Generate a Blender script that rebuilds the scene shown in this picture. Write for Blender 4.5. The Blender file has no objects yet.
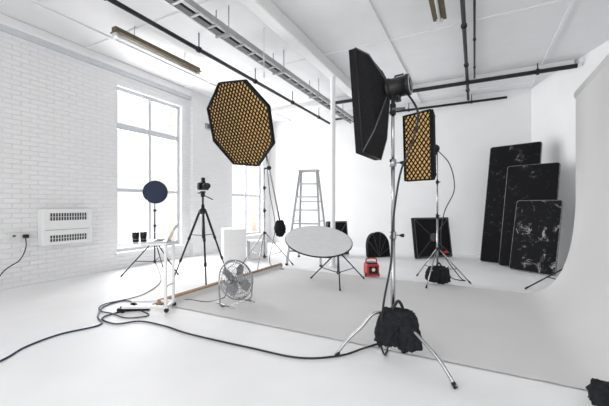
import bpy, bmesh, math, random
from mathutils import Vector, Matrix, noise
random.seed(4)
V=Vector
TH=math.radians(27.4); CT,ST=math.cos(TH),math.sin(TH)
def W(r,f,z=0.0):
    """plan survey coordinates (right, forward of the tripod spot) -> room coordinates"""
    return V((CT*r-ST*f, ST*r+CT*f, z))
def D(r,f,z=0.0): return W(r,f,z).normalized()
Z=V((0,0,1))
# ---------------------------------------------------------------- materials
def mat(name,col,rough=.5,metal=0,var=.04,scale=12,bump=0,emit=0,ecol=None,spec=.5):
    m=bpy.data.materials.new(name); m.use_nodes=True
    nt=m.node_tree; b=nt.nodes['Principled BSDF']
    b.inputs['Roughness'].default_value=rough; b.inputs['Metallic'].default_value=metal
    b.inputs['Specular IOR Level'].default_value=spec
    tc=nt.nodes.new('ShaderNodeTexCoord'); nz=nt.nodes.new('ShaderNodeTexNoise')
    nz.inputs['Scale'].default_value=scale; nz.inputs['Detail'].default_value=5
    nt.links.new(tc.outputs['Object'],nz.inputs['Vector'])
    cr=nt.nodes.new('ShaderNodeValToRGB')
    cr.color_ramp.elements[0].position=.3; cr.color_ramp.elements[1].position=.7
    cr.color_ramp.elements[0].color=[max(0,c*(1-var)) for c in col]+[1]
    cr.color_ramp.elements[1].color=[min(1,c*(1+var)) for c in col]+[1]
    nt.links.new(nz.outputs['Fac'],cr.inputs['Fac']); nt.links.new(cr.outputs['Color'],b.inputs['Base Color'])
    if bump:
        bp=nt.nodes.new('ShaderNodeBump'); bp.inputs['Strength'].default_value=bump; bp.inputs['Distance'].default_value=.02
        nt.links.new(nz.outputs['Fac'],bp.inputs['Height']); nt.links.new(bp.outputs['Normal'],b.inputs['Normal'])
    if emit:
        b.inputs['Emission Color'].default_value=list(ecol or col)+[1]; b.inputs['Emission Strength'].default_value=emit
    return m
def brick(name,c1,c2,mortar,axes='YZ',bump=.5):
    m=bpy.data.materials.new(name); m.use_nodes=True
    nt=m.node_tree; b=nt.nodes['Principled BSDF']; b.inputs['Roughness'].default_value=.6
    tc=nt.nodes.new('ShaderNodeTexCoord'); sp=nt.nodes.new('ShaderNodeSeparateXYZ'); cb=nt.nodes.new('ShaderNodeCombineXYZ')
    nt.links.new(tc.outputs['Object'],sp.inputs[0])
    if axes=='YZ': nt.links.new(sp.outputs['Y'],cb.inputs['X'])
    else: nt.links.new(sp.outputs['X'],cb.inputs['X'])
    nt.links.new(sp.outputs['Z'],cb.inputs['Y'])
    nz=nt.nodes.new('ShaderNodeTexNoise'); nz.inputs['Scale'].default_value=6; nz.inputs['Detail'].default_value=8; nt.links.new(tc.outputs['Object'],nz.inputs['Vector'])
    br=nt.nodes.new('ShaderNodeTexBrick'); br.inputs['Scale'].default_value=1
    br.inputs['Brick Width'].default_value=.225; br.inputs['Row Height'].default_value=.075
    br.inputs['Mortar Size'].default_value=.008; br.inputs['Mortar Smooth'].default_value=.8
    br.inputs['Color1'].default_value=c1+(1,); br.inputs['Color2'].default_value=c2+(1,); br.inputs['Mortar'].default_value=mortar+(1,)
    nt.links.new(cb.outputs[0],br.inputs['Vector']); nt.links.new(br.outputs['Color'],b.inputs['Base Color'])
    mx=nt.nodes.new('ShaderNodeMath'); mx.operation='MULTIPLY_ADD'; mx.inputs[1].default_value=-.6
    nt.links.new(br.outputs['Fac'],mx.inputs[0]); nt.links.new(nz.outputs['Fac'],mx.inputs[2])
    bp=nt.nodes.new('ShaderNodeBump'); bp.inputs['Strength'].default_value=bump; bp.inputs['Distance'].default_value=.018
    nt.links.new(mx.outputs[0],bp.inputs['Height']); nt.links.new(bp.outputs['Normal'],b.inputs['Normal'])
    return m
M_brick=brick('painted_white_brick',(.85,.85,.853),(.83,.83,.835),(.805,.805,.81),bump=.7)
M_redbrick=brick('red_brick',(.30,.12,.07),(.25,.10,.06),(.3,.25,.2),axes='XZ')
M_wall=mat('white_plaster',(.86,.865,.87),.7,0,.015,2,.05)
M_ceil=mat('white_ceiling_paint',(.80,.805,.815),.75,0,.02,3,.06)
M_floor=mat('white_floor_paint',(.86,.862,.866),.55,0,.03,1.7,.04)
M_paper=mat('backdrop_paper',(.64,.635,.628),.8,0,.03,1.1,.10)
M_white=mat('white_enamel',(.83,.83,.83),.4,0,.02)
M_frame=mat('window_frame_paint',(.62,.64,.67),.5,0,.03)
M_offw=mat('offwhite_plastic',(.72,.72,.71),.45,0,.02)
M_blk=mat('black_fabric',(.007,.007,.008),.8,0,.4,30,.15,spec=.25)
M_bag=mat('sandbag_canvas',(.013,.014,.017),.85,0,.4,25,.3,spec=.3)
M_blkp=mat('black_plastic',(.009,.009,.010),.4,0,.2,spec=.35)
M_pipe=mat('black_iron_pipe',(.02,.02,.022),.5,.0,.3,spec=.3)
M_chr=mat('brushed_steel',(.42,.42,.43),.25,1,.05)
M_alu=mat('aluminium',(.40,.41,.42),.4,.7,.05)
M_galv=mat('galvanised_steel',(.42,.42,.42),.5,.6,.1)
M_brass=mat('aged_fitting_paint',(.13,.105,.06),.5,.3,.2)
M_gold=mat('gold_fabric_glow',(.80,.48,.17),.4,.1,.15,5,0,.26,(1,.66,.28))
M_diff=mat('white_diffuser_cloth',(.74,.74,.74),.8)
M_dark=mat('dark_slot',(.03,.03,.035),.7)
M_grey=mat('grey_plastic',(.09,.09,.10),.4)
M_blue=mat('blue_black_gel',(.008,.02,.06),.35)
M_red=mat('red_plastic',(.55,.02,.02),.35)
M_wood=mat('cardboard_core',(.36,.21,.11),.7,0,.15)
M_cable=mat('black_rubber_cable',(.012,.013,.016),.5)
M_bcable=mat('blue_cable',(.012,.03,.07),.5)
M_lens=mat('lens_glass',(.01,.01,.03),.05)
M_lap=mat('laptop_aluminium',(.6,.61,.63),.35,.4)
M_scr=mat('orange_label',(.8,.25,.05),.5)
M_edge=mat('worn_board_edge',(.16,.16,.165),.6,0,.6,20)
def boardmat(name,p0,p1,sc,w):
    m=bpy.data.materials.new(name); m.use_nodes=True
    nt=m.node_tree; b=nt.nodes['Principled BSDF']; b.inputs['Roughness'].default_value=.65; b.inputs['Specular IOR Level'].default_value=.15
    tc=nt.nodes.new('ShaderNodeTexCoord'); n1=nt.nodes.new('ShaderNodeTexNoise'); n1.inputs['Scale'].default_value=sc; n1.inputs['Detail'].default_value=12; n1.inputs['Roughness'].default_value=.8
    n1.inputs['Distortion'].default_value=1.4
    nt.links.new(tc.outputs['Object'],n1.inputs['Vector'])
    cr=nt.nodes.new('ShaderNodeValToRGB'); cr.color_ramp.elements[0].position=p0; cr.color_ramp.elements[0].color=(.006,.006,.007,1)
    cr.color_ramp.elements[1].position=p1; cr.color_ramp.elements[1].color=(w,w,w,1)
    nt.links.new(n1.outputs['Fac'],cr.inputs['Fac']); nt.links.new(cr.outputs['Color'],b.inputs['Base Color']); return m
M_b1=boardmat('scuffed_black_board_light_wear',.57,.80,3.6,.35)
M_b2=boardmat('scuffed_black_board_wear',.58,.78,4.4,.35)
M_b3=boardmat('scuffed_black_board_heavy_wear',.55,.64,3.6,.55)
M_glass=bpy.data.materials.new('window_glass'); M_glass.use_nodes=True
nt=M_glass.node_tree; nt.nodes.clear()
o=nt.nodes.new('ShaderNodeOutputMaterial'); mx=nt.nodes.new('ShaderNodeMixShader'); mx.inputs[0].default_value=.06
t=nt.nodes.new('ShaderNodeBsdfTransparent'); g=nt.nodes.new('ShaderNodeBsdfGlossy'); g.inputs['Roughness'].default_value=.02
nt.links.new(t.outputs[0],mx.inputs[1]); nt.links.new(g.outputs[0],mx.inputs[2]); nt.links.new(mx.outputs[0],o.inputs[0])

# ---------------------------------------------------------------- mesh builder
class B:
    def __init__(s): s.bm=bmesh.new(); s.m=[]
    def mi(s,m):
        if m not in s.m: s.m.append(m)
        return s.m.index(m)
    def face(s,vs,m,sm=False):
        try: f=s.bm.faces.new(vs)
        except ValueError: return None
        f.material_index=s.mi(m); f.smooth=sm; return f
    def loft(s,rings,m,cap0=True,cap1=True,sm=False,m0=None,m1=None,closed=True):
        R=[[s.bm.verts.new(p) for p in r] for r in rings]
        n=len(R[0])
        for a,b_ in zip(R,R[1:]):
            for i in range(n if closed else n-1):
                j=(i+1)%n; s.face([a[i],a[j],b_[j],b_[i]],m,sm)
        if cap0: s.face(R[0][::-1],m0 or m)
        if cap1: s.face(R[-1],m1 or m)
    def lathe(s,p,ax,prof,m,seg=20,sm=True,cap0=True,cap1=True,m0=None,m1=None):
        ax=V(ax).normalized(); h=ax.orthogonal().normalized(); k=ax.cross(h)
        rings=[[V(p)+ax*t+(h*math.cos(2*math.pi*i/seg)+k*math.sin(2*math.pi*i/seg))*max(r,.0004) for i in range(seg)] for t,r in prof]
        s.loft(rings,m,cap0,cap1,sm,m0,m1)
    def cyl(s,p0,p1,r,m,r1=None,seg=14):
        p0=V(p0);p1=V(p1); s.lathe(p0,p1-p0,[(0,r),((p1-p0).length,r if r1 is None else r1)],m,seg)
    def tube(s,path,r,m,seg=8):
        path=[V(p) for p in path]; n=len(path); t0=(path[1]-path[0]).normalized(); h=t0.orthogonal().normalized(); rings=[]
        for i in range(n):
            t=(path[min(i+1,n-1)]-path[max(i-1,0)]).normalized()
            h=(h-t*h.dot(t)).normalized(); k=t.cross(h); rr=r[i] if isinstance(r,(list,tuple)) else r
            rings.append([path[i]+(h*math.cos(2*math.pi*j/seg)+k*math.sin(2*math.pi*j/seg))*rr for j in range(seg)])
        s.loft(rings,m,sm=True)
    def torus(s,c,ax,R,r,m,seg=32,rs=6):
        ax=V(ax).normalized(); h=ax.orthogonal().normalized(); k=ax.cross(h); rings=[]
        for i in range(seg+1):
            a=2*math.pi*i/seg; e=h*math.cos(a)+k*math.sin(a)
            rings.append([V(c)+e*R+(e*math.cos(2*math.pi*j/rs)+ax*math.sin(2*math.pi*j/rs))*r for j in range(rs)])
        s.loft(rings,m,False,False,True)
    def box(s,c,size,m,x=V((1,0,0)),y=V((0,1,0)),z=None,bev=0):
        x=V(x).normalized(); y=V(y).normalized(); z=V(z).normalized() if z is not None else x.cross(y)
        c=V(c); a,b_,d=[q/2 for q in size]; vs=[]
        for sx in(-1,1):
            for sy in(-1,1):
                for sz in(-1,1): vs.append(s.bm.verts.new(c+x*a*sx+y*b_*sy+z*d*sz))
        fs=[]
        for q in((0,1,3,2),(4,6,7,5),(0,4,5,1),(2,3,7,6),(0,2,6,4),(1,5,7,3)):
            fs.append(s.face([vs[i] for i in q],m))
        if bev:
            es=list({e for f in fs for e in f.edges})
            r=bmesh.ops.bevel(s.bm,geom=es,offset=bev,segments=2,affect='EDGES',profile=.5)
            for f in r['faces']: f.material_index=s.mi(m)
    def bar(s,p0,p1,w,h,m,up=Z):
        p0=V(p0);p1=V(p1); x=(p1-p0); L=x.length; x.normalize()
        y=V(up).cross(x).normalized(); s.box((p0+p1)/2,(L,w,h),m,x,y)
    def blob(s,c,rad,m,x=V((1,0,0)),y=V((0,1,0)),amp=.1,fr=6,nu=28,nv=20,pw=1,sm=True):
        x=V(x).normalized();y=V(y).normalized(); z=x.cross(y); rings=[]
        for i in range(1,nv):
            ph=math.pi*i/nv; ring=[]
            for j in range(nu):
                a=2*math.pi*j/nu
                f=lambda q: math.copysign(abs(q)**pw,q)
                p=V((f(math.sin(ph))*f(math.cos(a)),f(math.sin(ph))*f(math.sin(a)),-f(math.cos(ph))))
                k=1+amp*(noise.noise(p*fr*.5+V(c)*3)+.5*noise.noise(p*fr*1.3+V(c)*5))
                p*=k; ring.append(V(c)+x*p.x*rad[0]+y*p.y*rad[1]+z*p.z*rad[2])
            rings.append(ring)
        s.loft(rings,m,sm=sm)
    def done(s,name,origin=None):
        me=bpy.data.meshes.new(name)
        bmesh.ops.recalc_face_normals(s.bm,faces=s.bm.faces)
        if origin is not None: bmesh.ops.translate(s.bm,verts=s.bm.verts,vec=-V(origin))
        s.bm.to_mesh(me); s.bm.free()
        for m in s.m: me.materials.append(m)
        ob=bpy.data.objects.new(name,me); bpy.context.scene.collection.objects.link(ob)
        if origin is not None: ob.location=origin
        return ob
def bx(b,x0,x1,y0,y1,z0,z1,m,bev=0): b.box(((x0+x1)/2,(y0+y1)/2,(z0+z1)/2),(x1-x0,y1-y0,z1-z0),m,bev=bev)
def smooth(pts,n=8):
    pts=[V(p) for p in pts]; P=[pts[0]]+pts+[pts[-1]]; out=[]
    for i in range(1,len(P)-2):
        for k in range(n):
            t=k/n; a,b_,c,d=P[i-1],P[i],P[i+1],P[i+2]
            out.append(.5*((2*b_)+(c-a)*t+(2*a-5*b_+4*c-d)*t*t+(3*b_-a-3*c+d)*t**3))
    return out+[pts[-1]]

# ================================================================ ROOM
XW=-6.2; YB=9.4; HC=4.05; YF=-3.0
b=B(); bx(b,-6.55,7.0,YF,9.7,-.15,0,M_floor); b.done('floor')
b=B(); bx(b,-6.55,7.0,YF,9.7,HC,HC+.15,M_ceil); b.done('ceiling')
wins=[(4.0,5.6),(7.43,8.95)]; WZ0,WZ1=.32,3.6
for nm,x0,x1,m in(('wall_left',XW-.18,XW,M_brick),('wall_left_outer_skin',XW-.42,XW-.18,M_redbrick)):
    b=B(); y=YF
    for a,c in wins:
        bx(b,x0,x1,y,a,0,HC,m); bx(b,x0,x1,a,c,0,WZ0,m); bx(b,x0,x1,a,c,WZ1,HC,m); y=c
    bx(b,x0,x1,y,YB+.2,0,HC,m); b.done(nm)
b=B(); bx(b,-6.2,3.0,YB,YB+.2,0,HC,M_wall); b.done('wall_back')
b=B()
pts=[(1.2,9.4),(1.75,8.0),(2.9,5.1),(5.6,-1.2),(5.6,-3)]
out=[(p[0]+.25,p[1]+.05) for p in pts]
n=len(pts)
lo=[b.bm.verts.new((p[0],p[1],0)) for p in pts+out[::-1]]; hi=[b.bm.verts.new((p[0],p[1],HC)) for p in pts+out[::-1]]
for i in range(2*n):
    j=(i+1)%(2*n); b.face([lo[i],lo[j],hi[j],hi[i]],M_wall)
b.face(lo[::-1],M_wall); b.face(hi,M_wall); b.done('wall_right')
b=B(); bx(b,XW,XW+.1,5.85,6.85,0,HC,M_brick); b.done('wall_pier')
for i,(a,c) in enumerate(wins):
    b=B(); xf=XW-.13; t=.07
    bx(b,xf-.04,xf+.04,a,a+t,WZ0,WZ1,M_frame,.006); bx(b,xf-.04,xf+.04,c-t,c,WZ0,WZ1,M_frame,.006)
    bx(b,xf-.04,xf+.04,a+t,c-t,WZ0,WZ0+t,M_frame); bx(b,xf-.04,xf+.04,a+t,c-t,WZ1-t,WZ1,M_frame)
    mid=(a+c)/2; bx(b,xf-.035,xf+.035,mid-.035,mid+.035,WZ0+t,WZ1-t,M_frame)
    for z,h in((2.83,.06),(1.55,.035)): bx(b,xf-.03,xf+.03,a+t,c-t,z-h,z+h,M_frame)
    bx(b,xf-.012,xf-.006,a+t,c-t,WZ0+t,WZ1-t,M_glass)
    bx(b,XW-.1,XW+.06,a-.04,c+.04,WZ0-.045,WZ0-.001,M_white,.008)
    b.done('window_%d'%(i+1))
b=B(); bx(b,XW,XW+.09,YF,YB,3.9,HC,M_white,.02); bx(b,XW,XW+.05,YF,YB,3.82,3.9,M_frame); b.done('trim_1')
b=B()
for x in(-5.4,-1.3,1.2): bx(b,x-.03,x+.03,YF,YB,HC-.025,HC,M_ceil)
for y in(1.2,3.4,5.6,8.9): bx(b,-6.1,1.1,y-.03,y+.03,HC-.02,HC,M_ceil)
b.done('trim_2')
b=B(); bx(b,-2.66,-2.46,YF,7.75,3.84,HC,M_white,.02); b.done('ceiling_beam')
b=B(); bx(b,-6.1,1.7,7.95,8.15,3.93,HC,M_white,.015); b.done('ceiling_beam')
p=W(.573,6.62)
b=B(); b.lathe(p,Z,[(0,.08),(.04,.08),(.06,.05),(3.9,.048),(3.92,.07),(HC-.01,.07)],M_white); b.done('cast_iron_column',p)
def pipe(name,p0,p1,r,m,hang=1.6):
    b=B(); p0=V(p0);p1=V(p1); b.cyl(p0,p1,r,m); L=(p1-p0).length; k=int(L/hang)
    for i in range(k+1):
        q=p0.lerp(p1,(i+.5)/(k+1)); d=(p1-p0).normalized()
        b.cyl(q-d*.025,q+d*.025,r*1.45,m); b.cyl(q+Z*r,V((q.x,q.y,HC)),.009,m,seg=8)
    b.done(name)
pipe('sprinkler_pipe',(-3.98,YF,3.78),(-3.98,9.35,3.78),.033,M_pipe)
pipe('sprinkler_pipe',(-3.2,7.86,3.88),(1.72,7.86,3.88),.042,M_pipe)
pipe('sprinkler_pipe',(-.14,YF,3.93),(-.14,9.3,3.93),.03,M_pipe)
pipe('sprinkler_pipe',(-.0,3.0,3.97),(-.0,7.9,3.97),.016,M_pipe)
pipe('sprinkler_pipe',(-3.9,9.3,3.86),(.7,9.3,3.86),.03,M_pipe)
b=B()
for dx in(-.1,.1): bx(b,-3.18+dx-.012,-3.18+dx+.012,YF,9.35,3.68,3.76,M_galv)
y=YF+.1
while y<9.3: bx(b,-3.28,-3.08,y-.018,y+.018,3.685,3.705,M_galv); y+=.3
y=YF+.6
while y<9.3: bx(b,-3.3,-3.06,y-.015,y+.015,3.65,3.675,M_galv); b.cyl((-3.295,y,3.66),(-3.295,y,HC),.008,M_galv); b.cyl((-3.065,y,3.66),(-3.065,y,HC),.008,M_galv); y+=1.5
b.cyl((-3.2,YF,3.72),(-3.2,9.3,3.72),.018,M_blkp); b.cyl((-3.14,YF,3.715),(-3.14,9.3,3.715),.014,M_offw)
b.done('cable_tray')
def fluo(x,y0,y1,z,m):
    b=B(); bx(b,x-.05,x+.05,y0,y1,z,z+.07,m,.008); bx(b,x-.085,x+.085,y0,y1,z-.015,z,m)
    for e in(y0+.03,y1-.03): bx(b,x-.04,x+.04,e-.02,e+.02,z-.07,z-.012,M_offw)
    b.cyl((x,y0+.05,z-.045),(x,y1-.05,z-.045),.019,M_offw)
    for q in(.2,.8):
        yy=y0+(y1-y0)*q; b.cyl((x,yy,z+.07),(x,yy,HC),.006,M_galv)
    b.done('fluorescent_light',V((x,(y0+y1)/2,z)))
fluo(-4.73,3.0,4.68,3.82,M_brass); fluo(-.42,3.3,4.85,3.8,M_brass)
b=B(); x,y=-2.95,4.3; b.cyl((x,y,3.35),(x,y,HC),.006,M_offw,seg=6); b.lathe((x,y,3.25),Z,[(0,.012),(.04,.02),(.1,.008)],M_offw); b.done('pull_cord')

# ================================================================ WALL THINGS
b=B(); x=XW+.002
bx(b,x,x+.17,2.68,3.44,.60,1.19,M_white,.02)
for r,(z0,z1) in enumerate(((1.0,1.12),(.66,.76))):
    bx(b,x+.168,x+.173,2.78,3.34,z0,z1,M_dark)
    for k in range(15):
        yy=2.78+.56*k/14; bx(b,x+.17,x+.178,yy-.006,yy+.006,z0,z1,M_offw)
    bx(b,x+.17,x+.18,2.77,3.35,(z0+z1)/2-.004,(z0+z1)/2+.004,M_offw)
bx(b,x+.165,x+.174,2.72,3.40,.845,.85,M_grey)
b.done('wall_heater',V((XW,3.06,.6)))
b=B(); bx(b,x,x+.05,2.30,2.58,.73,.83,M_offw,.008)
for yy in(2.37,2.51): bx(b,x+.05,x+.055,yy-.02,yy+.02,.77,.8,M_grey)
bx(b,x+.05,x+.1,2.47,2.54,.745,.80,M_blkp,.008)
b.done('wall_socket',V((XW,2.44,.78)))
b=B(); b.tube(smooth([(XW+.08,2.50,.75),(XW+.09,2.5,.6),(XW+.1,2.42,.42),(XW+.09,2.25,.3),(XW+.15,2.0,.05),(XW+.3,1.5,.012)]),.008,M_cable); b.done('power_cable')
b=B(); bx(b,XW+.1,XW+.16,6.25,6.42,3.2,3.34,M_galv,.01); bx(b,XW+.16,XW+.165,6.28,6.39,3.22,3.32,M_grey); b.done('junction_box')

# ================================================================ BACKDROP
Y0,Y1=2.83,5.56
prof=[(1.2,2.72)]
prof+=[(1.2,2.72-(2.72-1.3)*k/4) for k in range(1,5)]
for k in range(1,17):
    t=k/16; prof.append(((1-t)**2*1.2+2*t*(1-t)*1.17+t*t*.60,(1-t)**2*1.3+t*t*.006))
prof+=[(.60-(.60+3.36)*k/30,.006+.006*abs(math.sin(k*1.7))) for k in range(1,31)]
prof+=[(-3.40,.03),(-3.44,.085)]
b=B(); ny=10
rows=[[V((px_,Y0+(Y1-Y0)*j/ny,pz)) for j in range(ny+1)] for px_,pz in prof]
b.loft(rows,M_paper,False,False,True,closed=False)
b.cyl((-3.46,Y0-.08,.047),(-3.46,Y1+.08,.047),.042,M_wood)
b.cyl((1.27,Y0-.03,2.73),(1.27,Y1+.03,2.73),.085,M_paper); b.cyl((1.27,Y0-.12,2.73),(1.27,Y1+.12,2.73),.028,M_galv)
ob=b.done('paper_backdrop')

# ================================================================ STANDS
def stand(b,p,top,R=.5,hub=.62,m=None,a0=0,r=.014,tip=M_blkp,low=.2):
    m=m or M_blkp; p=V(p); n=3
    b.cyl(p+Z*low,p+Z*(hub+(top-hub)*.35),r,m); b.cyl(p+Z*(hub+(top-hub)*.33),p+Z*(hub+(top-hub)*.7),r*.8,m); b.cyl(p+Z*(hub+(top-hub)*.68),p+Z*top,r*.62,m)
    for z in(hub,low+.02,hub+(top-hub)*.34,hub+(top-hub)*.69):
        b.lathe(p+Z*(z-.025),Z,[(0,r*1.5),(.05,r*1.5)],tip)
        b.cyl(p+Z*z,p+Z*z+V((.045,.0,0)),.008,tip,seg=8)
    for i in range(n):
        a=a0+i*2*math.pi/3; d=V((math.cos(a),math.sin(a),0))
        h=p+Z*hub+d*.02; f=p+d*R+Z*.014; b.cyl(h,f,.010,m,seg=10); b.cyl(f-(f-h).normalized()*.05,f,.013,tip,seg=10)
        b.cyl(p+Z*(low+.02)+d*.02,h.lerp(f,.58),.007,m,seg=8)
def softbox(b,c,aim,poly,depth,mface,grid=.07,lip=.06,mid=.74,head=.26,up=Z,hs=1.0,dy=0):
    a=V(aim).normalized(); r=a.cross(V(up)).normalized(); u=r.cross(a); c=V(c)
    P=lambda x,y,t: c+r*x+u*y-a*t
    sc=lambda k,t: [P(x*k,y*k,t) for x,y in poly]
    rr=[]
    for x,y in poly:
        l=math.hypot(x,y); rr.append(P(x/l*.085,y/l*.085+dy,depth))
    md=[P(x*mid,y*mid+dy*.5,lip+(depth-lip)*.5) for x,y in poly]
    b.loft([sc(1,0),sc(1.0,lip),md,rr],M_blk,False,True)
    ring=sc(1.002,lip)
    for i in range(len(ring)): b.cyl(ring[i],ring[(i+1)%len(ring)],.006,M_blkp,seg=6)
    for p0,p1,p2 in zip(sc(1,lip),md,rr): b.tube([p0,p1,p2],.006,M_grey,seg=6)
    k=.965
    b.loft([sc(1,0),sc(k,0),sc(k,.045)],M_blk,False,False)
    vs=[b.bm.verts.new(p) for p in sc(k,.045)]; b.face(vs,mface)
    if grid:
        R=max(math.hypot(*q) for q in poly)
        for ang in(math.radians(52),math.radians(-52)):
            dx,dy_=math.cos(ang),math.sin(ang); nx,ny_=-dy_,dx; s_=-R
            while s_<R:
                ox,oy=nx*s_,ny_*s_; t0,t1=-9,9; ok=True; N=len(poly)
                for i in range(N):
                    x0,y0=poly[i][0]*k,poly[i][1]*k; x1,y1=poly[(i+1)%N][0]*k,poly[(i+1)%N][1]*k
                    ex,ey=x1-x0,y1-y0; inx,iny=-ey,ex
                    den=inx*dx+iny*dy_; num=inx*(ox-x0)+iny*(oy-y0)
                    if abs(den)<1e-9:
                        if num<0: ok=False
                    elif den>0: t0=max(t0,-num/den)
                    else: t1=min(t1,-num/den)
                if ok and t1-t0>.02:
                    p0=P(ox+dx*t0,oy+dy_*t0,.022); p1=P(ox+dx*t1,oy+dy_*t1,.022)
                    x_=(p1-p0).normalized(); b.box((p0+p1)/2,((p1-p0).length,.006,.03),M_blk,x_,a.cross(x_),a)
                s_+=grid
    h=P(0,dy,depth-.01)
    b.lathe(h,-a,[(0,.092),(.035,.092),(.035,.068*hs),(.05,.064*hs),(head-.03,.064*hs),(head-.025,.07*hs),(head,.066*hs)],M_blkp,24,m1=M_grey)
    b.lathe(h-a*head,-a,[(0,.04*hs),(.012,.038*hs)],M_lens,16)
    b.torus(h-a*head,a,.055*hs,.006,M_galv,24)
    b.box(h-a*(head+.002)+u*.05*hs,(.05,.012,.006),M_scr,r,u,a)
    b.tube([h-a*(head-.05)+u*.06,h-a*(head-.05)+u*.1,h-a*(.08)+u*.1,h-a*.08+u*.06],.008,M_blkp)
    return h-a*head*.45, a,r,u
def rect(w,h): return [(-w/2,-h/2),(w/2,-h/2),(w/2,h/2),(-w/2,h/2)]

# ---- foreground C-stand with black softbox
b=B(); base=W(.735,2.725)
feet=[W(.26,2.715),W(1.03,2.23),W(1.0,3.25)]
b.lathe(base+Z*.14,Z,[(0,.02),(.02,.026),(.26,.026),(.27,.018)],M_chr)
for i,f in enumerate(feet):
    d=(f-base); R=d.length; d=d.normalized(); z0=.36-.055*i
    b.lathe(base+Z*(z0-.025),Z,[(0,.033),(.05,.033)],M_chr)
    b.tube(smooth([base+d*.03+Z*z0,base+d*.16+Z*(z0-.01),base+d*(R*.55)+Z*(.24-.02*i),base+d*(R*.78)+Z*.14,base+d*R+Z*.012],5),.0125,M_chr,10)
    b.lathe(base+d*(R-.025)+Z*.035,(d*.5-Z*.6),[(0,.016),(.04,.016)],M_blkp,12)
b.cyl(base+Z*.14,base+Z*1.02,.019,M_chr); b.cyl(base+Z*1.0,base+Z*1.62,.016,M_chr); b.cyl(base+Z*1.6,base+Z*2.12,.0135,M_chr)
for z in(1.0,1.6):
    b.lathe(base+Z*(z-.03),Z,[(0,.027),(.06,.027)],M_chr); b.cyl(base+Z*z,base+Z*z+D(1,-.3)*.06,.007,M_chr,seg=8); b.lathe(base+Z*z+D(1,-.3)*.06,D(1,-.3),[(0,.012),(.02,.016),(.03,.012)],M_blkp,10)
piv,a,r,u=softbox(b,W(.525,2.96,2.115),D(-.85,.48,-.07),rect(.52,.87),.235,M_diff,0,head=.20,hs=1.3,dy=.12)
b.box(piv-u*.09,(.06,.05,.06),M_blkp,r,a,bev=.006)
b.tube([piv-u*.085,base+Z*2.12,base+Z*2.0],.017,M_blkp)
b.lathe(base+Z*2.0,Z,[(0,.024),(.09,.024)],M_blkp)
b.cyl(base+Z*2.04-r*.03,base+Z*2.04+D(1,-.6)*.10,.010,M_grey)
cab=smooth([piv-a*.08-Z*.06,W(.90,2.6,1.98),W(.86,2.62,1.75),W(.77,2.64,1.5),W(.70,2.6,1.1),W(.68,2.58,.8),W(.62,2.56,.5),W(.60,2.6,.2),W(.66,2.7,.018),W(.74,2.95,.018),W(.52,2.83,.018),W(.294,2.70,.012),W(-.04,2.66,.012),W(-.477,2.85,.012),W(-1.10,3.15,.012),W(-1.43,3.36,.012),W(-1.756,3.5,.012),W(-1.97,3.42,.012),W(-2.22,3.6,.012),W(-2.12,3.83,.012),W(-1.98,3.93,.02)],8)
b.done('softbox_light',base)
b=B(); b.tube(cab,.0085,M_cable); b.done('power_cable')
def sandbag(c,ax,h=.16,w=.10):
    b=B(); ax=V(ax).normalized(); o=ax.cross(Z)
    for s_ in(-1,1):
        x_=(ax+Z*.22*s_).normalized(); y_=(Z-ax*.22*s_).normalized()
        b.blob(V(c)+ax*s_*w*.74-Z*(.03 if s_>0 else 0),(w*.92,h,w*.6),M_bag,x_,y_,.34,5,pw=.62)
    b.blob(V(c)+Z*h*.6,(w*1.25,h*.48,w*.58),M_bag,ax,Z,.3,6,pw=.7)
    b.tube(smooth([V(c)-ax*w*.5+Z*h*.9+o*.02,V(c)+Z*h*1.55+o*.03,V(c)+ax*w*.5+Z*h*.9+o*.02],6),.012,M_blkp)
    b.done('sandbag',V(c))
sandbag(W(.74,2.60,.275),D(1,-.15),.145,.10)

# ---- gold strip softbox on stand
b=B(); base=W(2.13,5.26)
stand(b,base,2.1,.5,.55,M_chr,a0=.3,r=.016)
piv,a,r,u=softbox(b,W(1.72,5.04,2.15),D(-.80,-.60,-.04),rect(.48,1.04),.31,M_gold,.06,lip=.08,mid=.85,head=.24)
b.tube([piv-Z*.05,piv-Z*.12,base+Z*2.08],.016,M_blkp); b.box(piv-Z*.075,(.06,.05,.07),M_blkp,r,a)
b.tube(smooth([piv-a*.12,W(2.3,5.2,1.9),W(2.42,5.3,1.5),W(2.25,5.3,1.1),W(2.2,5.25,.55),W(2.5,5.3,.1),W(2.62,5.35,.018),W(2.5,5.6,.018),W(2.9,6.6,.018)]),.008,M_cable)
b.done('softbox_light',base)
sandbag(base+Z*.16+D(-.3,-1)*.09,D(1,.1),.12,.11)

# ---- octabox on boom
b=B(); st=W(-.80,6.55)
stand(b,st,2.0,.62,.7,M_chr,a0=.9,r=.017)
R=.81; octo=[(R*math.cos(math.radians(22.5+8+45*i)),R*math.sin(math.radians(22.5+8+45*i))) for i in range(8)]
aim=D(-.54,-.76,-.36)
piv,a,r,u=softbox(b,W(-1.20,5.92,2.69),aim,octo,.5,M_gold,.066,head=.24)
end=W(-.52,6.95,.9); dirn=(end-piv).normalized()
b.cyl(piv,end,.017,M_chr); joint=piv.lerp(end,.45)
b.tube([st+Z*1.98,joint],.016,M_blkp); b.blob(joint,(.045,.045,.045),M_blkp,amp=0)
b.box(piv,(.07,.07,.07),M_blkp,r,a,bev=.008)
b.tube(smooth([piv,W(-.75,6.4,2.2),W(-.7,6.6,1.5),W(-.6,6.7,.8),W(-.7,6.6,.1),W(-.4,6.3,.012)]),.007,M_cable)
b.tube([end,end-Z*.05],.02,M_blk); b.blob(end-Z*.14,(.12,.08,.17),M_blk,D(1,0),D(0,1),.3,6)
b.done('octagonal_softbox_light',st)

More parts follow.
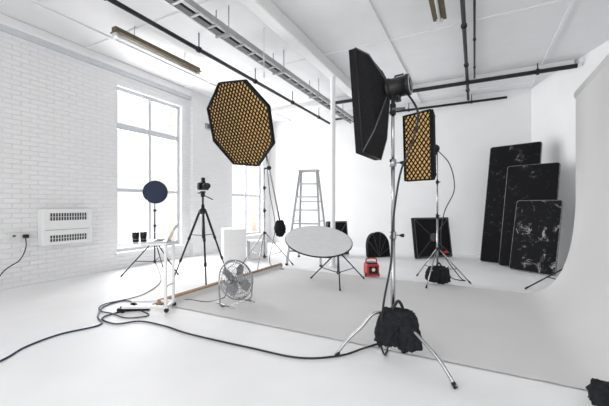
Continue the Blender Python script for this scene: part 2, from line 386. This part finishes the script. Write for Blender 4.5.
# ---- small monolight with blue disc
b=B(); p=W(-2.74,6.0)
stand(b,p,1.4,.55,.6,M_blkp,a0=2.2,r=.013)
c=p+V((0,0,1.48)); ax=D(.5,-.85,.05)
b.lathe(c-ax*.28,ax,[(0,.05),(.02,.062),(.26,.062),(.28,.09),(.33,.13),(.38,.19),(.385,.2)],M_blkp,28,m1=M_blue)
b.lathe(c+ax*.10,ax,[(0,.2),(.012,.2)],M_blue,32); b.torus(c+ax*.112,ax,.2,.008,M_blkp)
b.box(c-Z*.08,(.05,.05,.08),M_blkp)
b.done('studio_flash_light',p)

# ---- camera on tripod
b=B(); p=W(-1.68,5.42)
for i in range(3):
    aa=math.radians(200+120*i); d=V((math.cos(aa),math.sin(aa),0))
    h=p+Z*1.16+d*.05; f=p+d*.52+Z*.01; k=h.lerp(f,.4); k2=h.lerp(f,.72)
    b.cyl(h,k,.019,M_blkp); b.cyl(k,k2,.015,M_blkp); b.cyl(k2,f,.011,M_blkp)
    for q in(k,k2): b.cyl(q-(f-h).normalized()*.03,q+(f-h).normalized()*.03,.022,M_blkp)
    b.cyl(p+Z*.75,h.lerp(f,.35),.006,M_blkp,seg=6)
b.cyl(p+Z*.7,p+Z*1.42,.016,M_blkp); b.lathe(p+Z*1.1,Z,[(0,.03),(.02,.055),(.08,.055),(.1,.03),(.16,.025)],M_blkp)
b.lathe(p+Z*1.38,Z,[(0,.02),(.02,.035),(.07,.035),(.08,.045),(.1,.045)],M_blkp); b.blob(p+Z*1.45,(.035,.035,.03),M_blkp,amp=0)
b.cyl(p+Z*1.42,p+Z*1.34+D(1,-.4)*.2,.008,M_blkp)
b.cyl(p+Z*1.45,p+Z*1.45+D(-1,-.1)*.08,.01,M_blkp)
b.done('tripod',p)
b=B(); c=p+Z*1.56; fx=D(.75,-.9); rx=D(.9,.75)
b.box(c,(.18,.08,.12),M_blkp,rx,-fx,Z,bev=.012); b.box(c+Z*.07,(.065,.08,.055),M_blkp,rx,-fx,Z,bev=.014)
b.box(c-rx*.07+fx*.03,(.035,.05,.1),M_blkp,rx,-fx,Z,bev=.012)
b.lathe(c+fx*.035,fx,[(0,.045),(.03,.047),(.035,.05),(.1,.05),(.105,.046),(.16,.048)],M_blkp,24,m1=M_lens)
b.torus(c+fx*.14,fx,.047,.003,M_grey)
b.box(c+Z*.12,(.06,.045,.05),M_blkp,rx,-fx,Z,bev=.006)
b.done('dslr_camera',p+Z*1.5)

# ---- laptop trolley table
b=B(); tx=W(-1.86,3.93); rx=D(1,0.03); fx=D(-.03,1)
b.box(tx+Z*.80,(.56,.40,.022),M_white,rx,fx,Z,bev=.006)
for sgn in(-1,1):
    q=tx+rx*.24+fx*sgn*.12
    b.box(q+Z*.43,(.03,.03,.74),M_white,rx,fx,Z,bev=.004)
    b.box(tx+fx*sgn*.12+Z*.065,(.52,.03,.03),M_white,rx,fx,Z,bev=.004)
    for s2 in(-1,1):
        w=tx+rx*s2*.25+fx*sgn*.12; b.cyl(w+Z*.026-fx*.012,w+Z*.026+fx*.012,.026,M_blkp); b.cyl(w+Z*.026,w+Z*.065,.008,M_galv)
b.box(tx+rx*.24+Z*.79,(.05,.32,.02),M_white,rx,fx,Z); b.box(tx+rx*.24+Z*.3,(.02,.24,.02),M_white,rx,fx,Z); b.box(tx+rx*.25+Z*.065,(.03,.26,.03),M_white,rx,fx,Z)
b.done('rolling_table',tx)
for i,(l,f) in enumerate(((-.16,.0),(-.08,.03))):
    q=tx+rx*l+fx*f+Z*.812
    b=B(); b.lathe(q,Z,[(0,.036),(.02,.036),(.022,.033),(.05,.033),(.055,.038),(.1,.038),(.102,.036),(.12,.036)],M_blkp,20,m1=M_lens); b.torus(q+Z*.03,Z,.035,.002,M_galv); b.done('camera_lens',q)
b=B(); q=tx+rx*.12+Z*.812; lx=D(-.25,1); ly=D(-1,-.25)
b.box(q+Z*.008,(.31,.21,.015),M_lap,lx,ly,Z,bev=.003); up=(Z*.9-ly*.44).normalized(); hp=q-ly*.105+Z*.016
b.box(hp+up*.105,(.31,.21,.008),M_lap,lx,up,bev=.002)
b.box(hp+up*.105-lx.cross(up)*.0045*(1 if lx.cross(up).dot(ly)<0 else -1),(.29,.19,.002),M_dark,lx,up)
b.box(q+Z*.0165,(.27,.1,.002),M_dark,lx,ly,Z)
b.done('laptop',q)
b=B(); q=W(-2.02,3.88)
b.box(q+Z*.022,(.36,.06,.04),M_blkp,D(1,.15),D(-.15,1),Z,bev=.008)
for k in range(4): b.box(q+D(1,.15)*(-.12+.08*k)+Z*.05,(.045,.045,.03),M_offw if k%2 else M_blkp,D(1,.15),D(-.15,1),Z,bev=.006)
b.done('power_strip',q)
b=B(); b.tube(smooth([W(-2.5,2.2,.01),W(-2.42,2.62,.01),W(-2.44,2.87,.01),W(-2.35,3.15,.01),W(-2.12,3.4,.01),W(-2.3,3.65,.01),W(-2.45,4.0,.01),W(-2.35,4.25,.012),W(-2.1,4.1,.012),W(-2.18,3.93,.02)]),.0085,M_bcable); b.done('extension_cable')
b=B(); b.tube(smooth([W(-1.9,3.8,.03),W(-1.75,3.68,.012),W(-1.95,3.6,.012),W(-2.2,3.75,.012),W(-2.4,3.85,.012),W(-2.5,4.1,.012),W(-2.25,4.5,.012),W(-2.3,5.2,.012),W(-2.6,5.9,.012),W(-2.72,5.98,.2)]),.007,M_cable); b.done('extension_cable')

# ---- floor fan
b=B(); p=W(-.86,4.15); n_=D(.72,-.62,.38); c=p+Z*.31
for R_,o_ in((.25,0),(.235,.035),(.19,.055),(.13,.065),(.07,.07),(.235,-.035),(.18,-.06),(.1,-.075)):
    b.torus(c+n_*o_,n_,R_,.0035 if R_<.25 else .009,M_chr,36,6)
h=n_.orthogonal().normalized(); k=n_.cross(h)
for i in range(36):
    a_=2*math.pi*i/36; e=h*math.cos(a_)+k*math.sin(a_)
    b.tube([c+e*.05+n_*.072,c+e*.13+n_*.065,c+e*.19+n_*.055,c+e*.235+n_*.035,c+e*.25],.0018,M_chr,4)
    b.tube([c+e*.25,c+e*.235-n_*.035,c+e*.18-n_*.06,c+e*.06-n_*.08],.0018,M_chr,4)
b.lathe(c+n_*.06,n_,[(0,.05),(.015,.045)],M_chr); b.lathe(c-n_*.2,n_,[(0,.04),(.02,.06),(.12,.065),(.13,.04)],M_chr)
for i in range(4):
    a_=i*math.pi/2; e=h*math.cos(a_)+k*math.sin(a_); t_=n_.cross(e)
    vs=[b.bm.verts.new(q) for q in(c+e*.03-t_*.015,c+e*.14-t_*.06-n_*.02,c+e*.21-t_*.05-n_*.025,c+e*.215+t_*.05+n_*.02,c+e*.12+t_*.07+n_*.025,c+e*.03+t_*.02)]
    b.face(vs,M_alu,True)
b.cyl(c-n_*.03,c+n_*.05,.035,M_alu)
side=n_.cross(Z).normalized()
b.tube(smooth([c+side*.26,c+side*.25-Z*.18,p+side*.2+Z*.016,p-side*.2+Z*.016,c-side*.25-Z*.18,c-side*.26],6),.01,M_chr)
fw=V((n_.x,n_.y,0)).normalized()
for s_ in(-1,1): b.tube([p+side*.16*s_+fw*.16+Z*.012,p+side*.17*s_+Z*.02,p+side*.16*s_-fw*.18+Z*.012],.011,M_chr)
b.tube(smooth([c-n_*.2,c-n_*.25-Z*.15,W(-1.1,4.35,.012),W(-1.25,4.2,.012),W(-1.57,4.3,.012),W(-1.9,4.1,.012)]),.006,M_cable)
b.done('floor_fan',p)

# ---- round reflector on stand
b=B(); p=W(.54,5.26); stand(b,p,.62,.52,.5,M_blkp,a0=.95,r=.016,low=.15)
c=W(.225,5.15,.70); n_=D(.06,-.36,.93); R_=.53
b.lathe(c,n_,[(-.016,R_-.01),(-.01,R_),(.004,R_),(.008,R_-.012)],M_blkp,48,m1=M_diff)
b.lathe(c+n_*.008,n_,[(0,R_-.014),(.003,R_-.02)],M_diff,48)
h2=p+Z*.62; b.cyl(h2-Z*.05,h2+Z*.02,.022,M_blkp); b.cyl(h2,c-n_*.02,.012,M_blkp)
b.box(c-n_*.03,(.08,.08,.03),M_blkp,D(1,0),n_.cross(D(1,0)))
b.done('round_reflector_table',p)

# ---- ladder
b=B(); p=W(.1,7.3); rx=D(1,-.22); fx=D(.22,1); H=2.0
def stile(s_,fb):
    return p+rx*s_*.36+fx*fb*.55+Z*.0, p+rx*s_*.19+fx*fb*.06+Z*H
for fb in(-1,1):
    for s_ in(-1,1):
        q0,q1=stile(s_,fb); b.bar(q0+Z*.03,q1,.035,.075,M_alu,up=fx); b.box(q0+Z*.02,(.045,.08,.04),M_blkp,rx,fx,Z)
    for k_ in range(1,7 if fb<0 else 3):
        t_=k_/7 if fb<0 else k_/3
        l0,l1=stile(-1,fb); r0,r1=stile(1,fb); u0=l0.lerp(l1,t_); u1=r0.lerp(r1,t_)
        if fb<0: b.bar(u0,u1,.09,.035,M_alu)
        else: b.bar(u0,u1,.03,.03,M_alu)
b.box(p+Z*(H+.01),(.44,.24,.045),M_alu,rx,fx,Z,bev=.006)
for s_ in(-1,1):
    l0,l1=stile(s_,-1); r0,r1=stile(s_,1); b.bar(l0.lerp(l1,.45),r0.lerp(r1,.45),.008,.02,M_alu)
b.done('step_ladder',p)

for (r_,f_,w_,h_) in((-1.62,7.5,.5,.72),(-1.12,7.75,.42,.42)):
    b=B(); q=W(r_,f_); b.box(q+Z*(h_/2),(w_,w_,h_),M_white,D(1,.35),D(-.35,1),Z,bev=.006); b.box(q+Z*(h_*.5),(w_+.002,w_+.002,.004),M_offw,D(1,.35),D(-.35,1),Z); b.done('plinth_box',q)

# ---- red power pack
b=B(); q=W(1.17,5.75,.012); rx=D(1,.1); fx=D(-.1,1)
b.box(q+Z*.12,(.22,.24,.2),M_red,rx,fx,Z,bev=.025); b.box(q+Z*.12-fx*.115,(.16,.02,.13),M_blkp,rx,fx,Z,bev=.006)
b.box(q+Z*.225,(.18,.18,.03),M_blkp,rx,fx,Z,bev=.008); b.tube(smooth([q-rx*.09+Z*.22,q-rx*.08+Z*.3,q+rx*.08+Z*.3,q+rx*.09+Z*.22],5),.012,M_red)
for s_ in(-1,1): b.cyl(q+rx*s_*.105-fx*.05+Z*.035,q+rx*s_*.125-fx*.05+Z*.035,.035,M_blkp)
b.cyl(q-fx*.127+Z*.13,q-fx*.135+Z*.13,.03,M_offw)
b.done('flash_power_pack',q)

# ---- black items at the back wall
def leaning_softbox(r_,f_,w_,h_,lean,name='folded_softbox'):
    b=B(); q=W(r_,f_); rx=D(1,.35); up=(Z+D(-.35,1)*lean).normalized(); n_=rx.cross(up)
    c=q+up*(h_/2)+Z*.01
    b.box(c,(w_,h_,.08),M_blk,rx,up,n_,bev=.015)
    for s_ in(-1,1):
        b.bar(c+n_*.045-rx*s_*w_*.46-up*h_*.46,c+n_*.045+rx*s_*w_*.46+up*h_*.46,.014,.008,M_grey,up=n_)
        b.bar(c+n_*.045+rx*s_*w_*.47-up*h_*.47,c+n_*.045+rx*s_*w_*.47+up*h_*.47,.02,.01,M_grey,up=n_)
        b.bar(c+n_*.045-rx*w_*.47+up*s_*h_*.47,c+n_*.045+rx*w_*.47+up*s_*h_*.47,.02,.01,M_grey,up=n_)
    b.lathe(c+n_*.035,n_,[(0,.1),(.03,.1),(.03,.07),(.01,.07)],M_grey,24)
    b.box(c+n_*.05+rx*w_*.3-up*h_*.38,(.14,.06,.004),M_red,rx,up,n_)
    b.done(name,q)
leaning_softbox(3.06,7.75,1.05,.95,.15)
leaning_softbox(.85,8.2,.56,.84,.15)
b=B(); q=W(1.76,7.95); rx=D(1,.3); fx=D(-.3,1)
ol=[(-.29,.0)]+[(-.29*math.cos(t),.22+.38*math.sin(t)**.9) for t in [k*math.pi/14 for k in range(15)]]+[(.29,0)]
fr=[q+rx*x_-fx*.1+Z*z_+fx*z_*.12 for x_,z_ in ol]; bk=[q+rx*x_*.8+fx*.12+Z*z_*.95+fx*z_*.12 for x_,z_ in ol]
b.loft([fr,bk],M_blk)
for k_ in range(2,15,3): b.tube([q-fx*.106+Z*.03,q+rx*ol[k_+1][0]-fx*.104+Z*ol[k_+1][1]+fx*ol[k_+1][1]*.12],.006,M_grey,6)
b.tube([f_-fx*.003 for f_ in fr],.01,M_blkp,6)
b.done('reflector_bag',q)

# ---- scuffed boards (one rounded slab each)
def board(bl,w,h,yaw,lean,M,t=.04):
    b=B(); rx=V((math.cos(yaw),math.sin(yaw),0)); fx=V((-rx.y,rx.x,0)); up=(Z*math.cos(lean)+fx*math.sin(lean)); n_=rx.cross(up)
    c=V(bl)+rx*w/2+up*h/2+Z*.012; rad=.05
    def rp(k,off):
        o=[]
        for cx,cy,a0 in((1,1,0),(-1,1,90),(-1,-1,180),(1,-1,270)):
            for j in range(6):
                a_=math.radians(a0+j*18); o.append(c+rx*(cx*(w/2-rad)+math.cos(a_)*(rad-k))+up*(cy*(h/2-rad)+math.sin(a_)*(rad-k))+n_*off)
        return o
    b.loft([rp(.012,-t/2),rp(0,-t/2+.006),rp(0,t/2-.006),rp(.012,t/2)],M_edge,m0=M,m1=M)
    b.done('black_flat_board',V(bl))
board((.11,8.20,0),1.0,2.64,math.radians(-22),math.radians(13),M_b1)
board((.44,7.82,0),.92,2.12,math.radians(-24),math.radians(13),M_b2)
board((.60,7.50,0),.78,1.36,math.radians(-33),math.radians(12),M_b3)

for (x_,y_,a0) in((1.32,5.76,math.radians(176)),(1.32,2.64,math.radians(-20))):
    b=B(); p=V((x_,y_,0)); stand(b,p,2.66,.66,.5,M_blkp,a0=a0,r=.018,low=.12)
    b.box(p+Z*2.68,(.06,.05,.08),M_blkp); b.done('backdrop_stand',p)
sandbag(V((.80,2.60,.09)),V((1,0,0)),.08,.1)

# ================================================================ LIGHT
w=bpy.data.worlds.new('World'); bpy.context.scene.world=w; w.use_nodes=True
nt=w.node_tree; bg=nt.nodes['Background']; bg.inputs['Color'].default_value=(.975,.985,1,1); bg.inputs['Strength'].default_value=1.12
def area(name,loc,rot,sx,sy,p,col=(1,1,1)):
    l=bpy.data.lights.new(name,'AREA'); l.shape='RECTANGLE'; l.size=sx; l.size_y=sy; l.energy=p; l.color=col
    o=bpy.data.objects.new(name,l); o.location=loc; o.rotation_euler=rot; bpy.context.scene.collection.objects.link(o)
for i,(a_,c_) in enumerate(wins):
    area('window_daylight_%d'%(i+1),(-7.0,(a_+c_)/2,2.1),(0,math.radians(-90),0),3.4,2.0,300,(.98,.99,1))
area('front_fill',(-1.0,-2.6,2.4),(math.radians(82),0,math.radians(-8)),6,3,125,(1,.99,.98))  # added fill lamp behind the camera, standing in for unseen windows

cam=bpy.data.cameras.new('camera'); cam.sensor_width=36; cam.lens=328/609*36; cam.shift_y=.0035; cam.clip_start=.05
co=bpy.data.objects.new('camera',cam); co.location=(0,0,1.25); co.rotation_euler=(math.pi/2,0,TH); bpy.context.scene.collection.objects.link(co)
bpy.context.scene.camera=co
bpy.context.scene.view_settings.view_transform='Standard'
